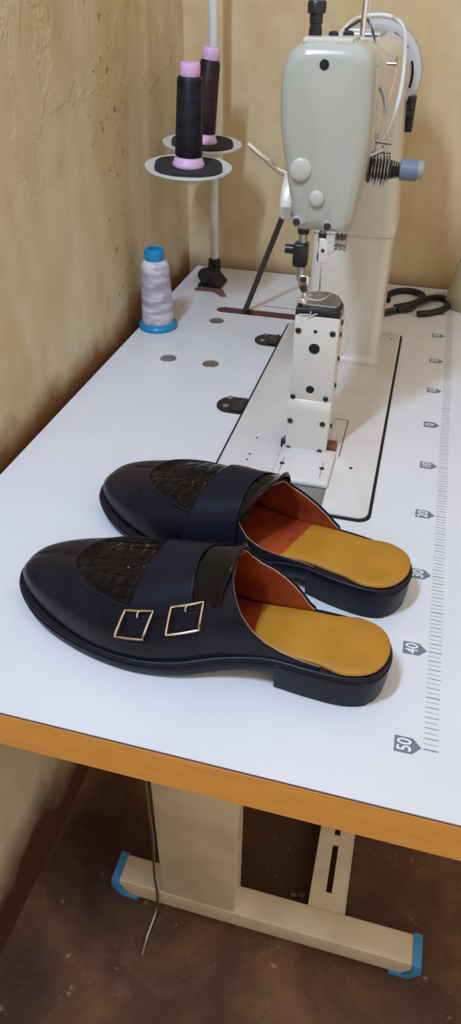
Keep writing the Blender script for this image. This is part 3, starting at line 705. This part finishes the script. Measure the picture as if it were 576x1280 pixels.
def make_shoe(O_, ang, mirror, zscale, label, outw, innw, NT, FT, skew, curl):
    near, far = width_tab(outw), width_tab(innw)
    W = lambda s, side: max(0, cubic(near if side > 0 else far, phi(s)))
    root = empty('loafer_mule', (O_[0], O_[1], 0), label, 'shoe', rz=PI-math.radians(ang), group='pair of backless loafers')
    def O(n_, bm, m_, parent=None, angle=35):
        if mirror < 0:
            for v in bm.verts: v.co.y = -v.co.y
            bmesh.ops.reverse_faces(bm, faces=bm.faces)
        return obj(n_, bm, m_, parent or root, world=False, angle=angle)
    ZT = [(0, .0365), (.05, .0350), (.09, .0330), (.13, .0260), (.18, .0175), (.24, .0150), (.30, .0170), (.352, .0235)]
    ZB = [(0, .0165), (.085, .0165), (.11, .0140), (.15, .0050), (.19, .0008), (.23, .0), (.27, .0012), (.31, .0050), (.352, .0120)]
    ss = [L/2*(1-math.cos(PI*k/60)) for k in range(61)]
    def ring(inset, zf, dz=0):
        out = []
        for side in (1, -1):
            rng = ss if side > 0 else ss[::-1][1:-1]
            for s in rng:
                # inset the outline toward the shoe's spine
                k = 1 - inset/.05 if False else 1
                w = W(s, side); w2 = max(0, w-inset)
                s2 = s + (inset if s < .02 else 0)*(1-s/.02 if s < .02 else 0) - (inset*(1-(L-s)/.02) if s > L-.02 else 0)
                out.append(Vector((s2, side*w2, zf(s)+dz)))
        return out
    def skin(bm, rings, cap0=True, cap1=True):
        R_ = [[bm.verts.new(p) for p in r] for r in rings]; n = len(R_[0])
        for a, b in zip(R_, R_[1:]):
            for i in range(n): bm.faces.new((a[i], a[(i+1)%n], b[(i+1)%n], b[i]))
        def cap(r):    # strips across the sole so that the cap follows its curve
            for i in range(0, 60):
                a, b = r[i], r[i+1]; c = r[(n-i-1) % n] if i+1 < 60 else None; d = r[(n-i) % n]
                if i == 0: bm.faces.new((a, b, c))
                elif c is None: bm.faces.new((a, b, d))
                else: bm.faces.new((a, b, c, d))
        if cap0: cap(R_[0])
        if cap1: cap(R_[-1])
        bmesh.ops.recalc_face_normals(bm, faces=bm.faces)
    zt = lambda s: cubic(ZT, s); zb = lambda s: cubic(ZB, s)
    bm = B(); skin(bm, [ring(.003, zb), ring(.0008, zb, .0008), ring(0, zb, .0020), ring(0, zt, -.0015), ring(.0008, zt, -.0004), ring(.002, zt)])
    sole = O('sole', bm, 'sole', angle=60)
    # groove line along the welt
    bm = B(); pts = [p + Vector((0,0,-.0052)) for p in ring(-.0004, zt)]; tube(bm, pts, .0007, 6, True); O('welt_seam', bm, 'leather', sole)
    # heel block
    bm = B(); hs = [s for s in ss if s < .086] + [.086]
    def hring(z, ins):
        a = [Vector((s, max(0, W(s, 1)-ins), z)) for s in hs]; b = [Vector((s, -max(0, W(s, -1)-ins), z)) for s in hs[::-1][:-1]]
        return a+b
    Rs = [[bm.verts.new(p + (Vector((ins_, 0, 0)) if p.x < .01 else Vector((0,0,0)))) for p in hring(z, ins_)] for z, ins_ in ((0, .0022), (.0008, .0014), (.0150, .0000), (.0290, -.0003), (.0296, .0006))]
    n = len(Rs[0])
    for a, b in zip(Rs, Rs[1:]):
        for i in range(n): bm.faces.new((a[i], a[(i+1)%n], b[(i+1)%n], b[i]))
    bm.faces.new(Rs[0][::-1]); bm.faces.new(Rs[-1]); bmesh.ops.recalc_face_normals(bm, faces=bm.faces)
    O('heel', bm, 'sole')
    # footbed
    zft = lambda s: zt(s) + .0012 + .0022*math.exp(-((s-.0)/.05)**2)
    def fring(inset, dz):
        out = []
        for p in ring(inset, zft, dz):
            k = max(0, min(1, (p.x-.030)/.026)); k = k*k*(3-2*k)*.0055
            out.append(Vector((p.x, math.copysign(max(0, abs(p.y)-k), p.y), p.z)))
        return out
    for nm_, mt_, c0, c1 in (('footbed', 'tan', -1, .113), ('front_insole', 'rust', .1132, .24)):
        bm = B(); skin(bm, [fring(.0020, -.0012), fring(.0019, .0010), fring(.0030, .0018), fring(.012, .0012)])
        bmesh.ops.bisect_plane(bm, geom=bm.verts[:]+bm.edges[:]+bm.faces[:], plane_co=(c1, 0, 0), plane_no=(1, .12, 0), clear_outer=True)
        if c0 > 0: bmesh.ops.bisect_plane(bm, geom=bm.verts[:]+bm.edges[:]+bm.faces[:], plane_co=(c0, 0, 0), plane_no=(-1, -.12, 0), clear_outer=True)
        O(nm_, bm, mt_, angle=60)
    # the upper as one swept surface
    ZC = [(.10, .113), (.125, .1055), (.15, .0945), (.175, .0855), (.21, .0745), (.24, .0665), (.27, .0585), (.29, .0530), (.31, .0470), (.325, .0410), (.334, .0350), (.3395, .0285), (.342, .0225)]
    ZC = [(a, .02+(b-.02)*zscale(a)) for a, b in ZC]
    def P(s, u, off=0):
        th = PI*u; c = math.cos(th); sn = math.sin(th); side = 1 if c >= 0 else -1
        w = max(.0005, W(s, side) - .0032 - .0040*max(0, min(1, (s-.24)/.06)))
        base = zt(s) - .001; zc_ = max(cubic(ZC, s), base+.002)
        q_ = max(0, min(1, (s-.22)/.08)); t = side*abs(c)**(.78-.13*q_)*(w+off); z = base + (zc_-base+off)*max(0, sn)**(.80-.14*q_)
        return Vector((s, t, z))
    # height of the opening's edge on the near (+) and far (-) side
    NE, FE = NT[-1][0]-.0005, FT[-1][0]-.0005
    def umax(s, side, low=0):
        if s >= (NE if side > 0 else FE): return .5
        base = zt(s)-.001; zc_ = cubic(ZC, s)
        q = (interp(NT if side > 0 else FT, s)-low-base)/(zc_-base)
        if q >= 1: return .5
        return math.asin(max(0, q)**(1/.80))/PI
    def upper(off, low=0, s1=.3410):
        bm = B(); NS, NU = 84, 22
        for side in (1, -1):
            st = NT[0][0] if side > 0 else FT[0][0]
            g = []
            for i in range(NS+1):
                t = i/NS; s = st + (s1-st)*(1-(1-t)**1.35)
                um = umax(s, side, low)
                row = []
                for j in range(NU+1):
                    u = um*j/NU; row.append(bm.verts.new(P(s, u if side > 0 else 1-u, off)))
                g.append(row)
            for i in range(NS):
                for j in range(NU): bm.faces.new((g[i][j], g[i][j+1], g[i+1][j+1], g[i+1][j]))
        bmesh.ops.remove_doubles(bm, verts=bm.verts, dist=.00025)
        bmesh.ops.recalc_face_normals(bm, faces=bm.faces)
        return bm
    up = O('upper', upper(0), 'leather', angle=60)
    md = up.modifiers.new('thickness', 'SOLIDIFY'); md.thickness = .0014; md.offset = 0
    ln = O('lining', upper(-.0022, .0006), 'rust', angle=60)
    md = ln.modifiers.new('thickness', 'SOLIDIFY'); md.thickness = .0006; md.offset = 0
    # edge binding along the opening
    for side in (1, -1):
        bm = B(); pts = []
        for k in range(40):
            sa_ = (NT if side > 0 else FT)[0][0]+.001; sz_ = (NE if side > 0 else FE)-.0005; s = sa_ + (sz_-sa_)*k/39
            u = umax(s, side); pts.append(P(s, u if side > 0 else 1-u, -.0002)+Vector((0,0,.0004)))
        tube(bm, pts, .0009, 6); O('topline_binding', bm, 'strap', up)
        bm = B(); pts = [p + Vector((0, -side*.0021, -.0008)) for p in pts]; tube(bm, pts, .00035, 5); O('stitching', bm, 'stitch', ln)
    def patch(s0f, s1f, u0, u1, off, NS=30, NU=44, lift=None, th=.0012):
        """panel over the surface; s limits may depend on u, u limits are functions of s-parameter"""
        bm = B(); g = []
        for j in range(NU+1):
            row = []
            for i in range(NS+1):
                t = i/NS; v_ = j/NU
                u = u0 + (u1-u0)*v_; s = s0f(u) + (s1f(u)-s0f(u))*t
                o_ = off + (lift(s, u) if lift else 0)
                row.append(bm.verts.new(P(s, u, o_)))
            g.append(row)
        for j in range(NU):
            for i in range(NS): bm.faces.new((g[j][i], g[j][i+1], g[j+1][i+1], g[j+1][i]))
        ex = bmesh.ops.recalc_face_normals(bm, faces=bm.faces)
        return bm
    # apron (toe panel) with its raised seam
    UA = [(.13, .215), (.17, .215), (.20, .235), (.22, .262), (.24, .300), (.255, .340), (.268, .390), (.276, .440), (.2795, .485), (.28, .5)]
    bm = B(); g = []
    for i in range(41):
        t = i/40; s = .15 + .1298*(1-(1-t)**1.6); ua = interp(UA, s)
        g.append([bm.verts.new(P(s, ua + (1-2*ua)*j/36, .0011)) for j in range(37)])
    for i in range(40):
        for j in range(36): bm.faces.new((g[i][j], g[i][j+1], g[i+1][j+1], g[i+1][j]))
    bmesh.ops.recalc_face_normals(bm, faces=bm.faces)
    ap = O('apron', bm, 'croc', angle=60); md = ap.modifiers.new('thickness', 'SOLIDIFY'); md.thickness = .001; md.offset = 0
    bm = B(); pts = []
    for k in range(81):
        t = abs(k-40)/40; s = .15 + .1298*(1-t**1.6); ua = interp(UA, s); pts.append(P(s, ua if k < 40 else 1-ua, .0012))
    tube(bm, pts, .0017, 8); O('apron_seam', bm, 'leather', ap)
    # tongue flap, curling up at its free edge
    tg = patch(lambda u: .1275 + skew*.3 + .008*abs(u-.5)*2 + skew*max(0, u-.5)*2, lambda u: .160 + skew*max(0, u-.5)*2, .20, .80, .0018,
               lift=lambda s, u: max(0, (.141+skew*.3+skew*max(0, u-.5)*2-s)/.014)**2*curl)
    to = O('tongue', tg, 'patent', angle=60); md = to.modifiers.new('thickness', 'SOLIDIFY'); md.thickness = .0020; md.offset = 0
    # saddle strap across the instep
    sb = patch(lambda u: .162 - .034*abs(u-.5) + skew*.8*max(0, u-.5), lambda u: .203 + .010*abs(u-.5), .205, .93, .0036)
    so = O('saddle_strap', sb, 'strap', angle=60); md = so.modifiers.new('thickness', 'SOLIDIFY'); md.thickness = .0014; md.offset = 0
    if True:
        for a, b in ((.182, .209), (.143, .169)):
            m_ = (a+b)/2
            tb = patch(lambda u: m_-.009+(u-.2)*-.02, lambda u: m_+.009+(u-.2)*-.02, .075, .21, .0036, 8, 16)
            t_ = O('strap_end', tb, 'strap', so, angle=60); md = t_.modifiers.new('thickness', 'SOLIDIFY'); md.thickness = .0014; md.offset = 0
        for a, b, u0, u1, sk in ((.186, .210, .105, .232, -.006), (.1425, .167, .125, .245, -.001)):
            c4 = [(a, u0), (b, u0), (b+sk, u1), (a+sk, u1)]; pts = []
            for q in range(4):
                (sa, ua_), (sb_, ub) = c4[q], c4[(q+1)%4]
                for k in range(7): pts.append(P(sa+(sb_-sa)*k/7+.003, ua_+(ub-ua_)*k/7, .0060))
            bm = B(); tube(bm, pts, .00105, 8, True)
            mid = (a+b)/2+sk/2+.003
            bk = O('buckle', bm, 'gold', so)
            bm = B(); tube(bm, [P(mid+sk/2, u1, .0062), P(mid+sk/2, u1-.012, .0078), P(mid+sk/2, u1-.028, .0066)], .0009, 8); O('prong', bm, 'gold', bk)
    return root
NEAR_EDGE = [(.050, .0370), (.066, .0378), (.083, .0400), (.096, .0460), (.107, .0560), (.117, .0710), (.1235, .0860), (.130, .1020), (.1345, .116)]
FAR_EDGE = [(.070, .0370), (.076, .0420), (.082, .0510), (.089, .0600), (.098, .0685), (.108, .0755), (.119, .0800), (.127, .0880), (.1345, .116)]
make_shoe((-.032, -.449), 6.1, 1, lambda s: 1.0, 'black backless loafer with two gold buckles, nearer the table edge', OUT, INN, NEAR_EDGE, FAR_EDGE, 0, .0035)
OUTER_EDGE = [(.082, .0370), (.089, .0420), (.096, .0480), (.108, .0560), (.122, .0630), (.136, .0690), (.143, .0780), (.1465, .116)]
INNER_EDGE = [(.080, .0340), (.100, .0335), (.120, .0345), (.135, .0380), (.148, .0460), (.158, .0580), (.165, .0720), (.168, .116)]
make_shoe((-.0236, -.348), 15.6, -1, lambda s: 1-.15*max(0, min(1, (.26-s)/.1)) if s < .26 else 1, 'black backless loafer lying between the nearer shoe and the machine bed', [(a, b*(.85 if a > .15 else .93 if a > .12 else 1)) for a, b in OUT], [(a, b*1.09+(.003 if a > .12 else 0)) for a, b in INN], OUTER_EDGE, INNER_EDGE, .026, .0055)

# ------------------------------------------------------------------ lift everything so that the floor is at z = 0
for o in TOPS: o.location.z += H

# ------------------------------------------------------------------ light
def light(name, kind, loc, energy, col, size=.1, target=None, size_y=None):
    d = bpy.data.lights.new(name, kind); d.energy = energy; d.color = col
    if kind == 'POINT': d.shadow_soft_size = size
    if kind == 'AREA':
        d.size = size
        if size_y: d.shape = 'RECTANGLE'; d.size_y = size_y
    o = bpy.data.objects.new(name, d); C.objects.link(o); o.location = loc
    if target is not None: o.rotation_euler = (Vector(target)-Vector(loc)).to_track_quat('-Z', 'Y').to_euler()
    return o
light('tube_lamp', 'AREA', (-.47, -.88, 1.28+H), 17.5, (.50, .68, .98), .05, (-.2, 0, .1+H), .32)
w = bpy.data.worlds.new('room'); S.world = w; w.use_nodes = True
bg = w.node_tree.nodes['Background']; bg.inputs[0].default_value = (1.0, .895, .81, 1); bg.inputs[1].default_value = .96

# ------------------------------------------------------------------ camera
cd = bpy.data.cameras.new('camera'); cam = bpy.data.objects.new('camera', cd); C.objects.link(cam)
cd.sensor_fit = 'VERTICAL'; cd.sensor_height = 36; cd.lens = 869.942*36/1280; cd.clip_start = .02
cam.location = (-.0635187, -.8390540, .4639255+H); cam.rotation_euler = (.9171880, -.0081129, .2615909)
S.camera = cam
S.view_settings.view_transform = 'Standard'; S.view_settings.look = 'None'
S.view_settings.exposure = 0; S.view_settings.gamma = 1; S.view_settings.use_curve_mapping = False
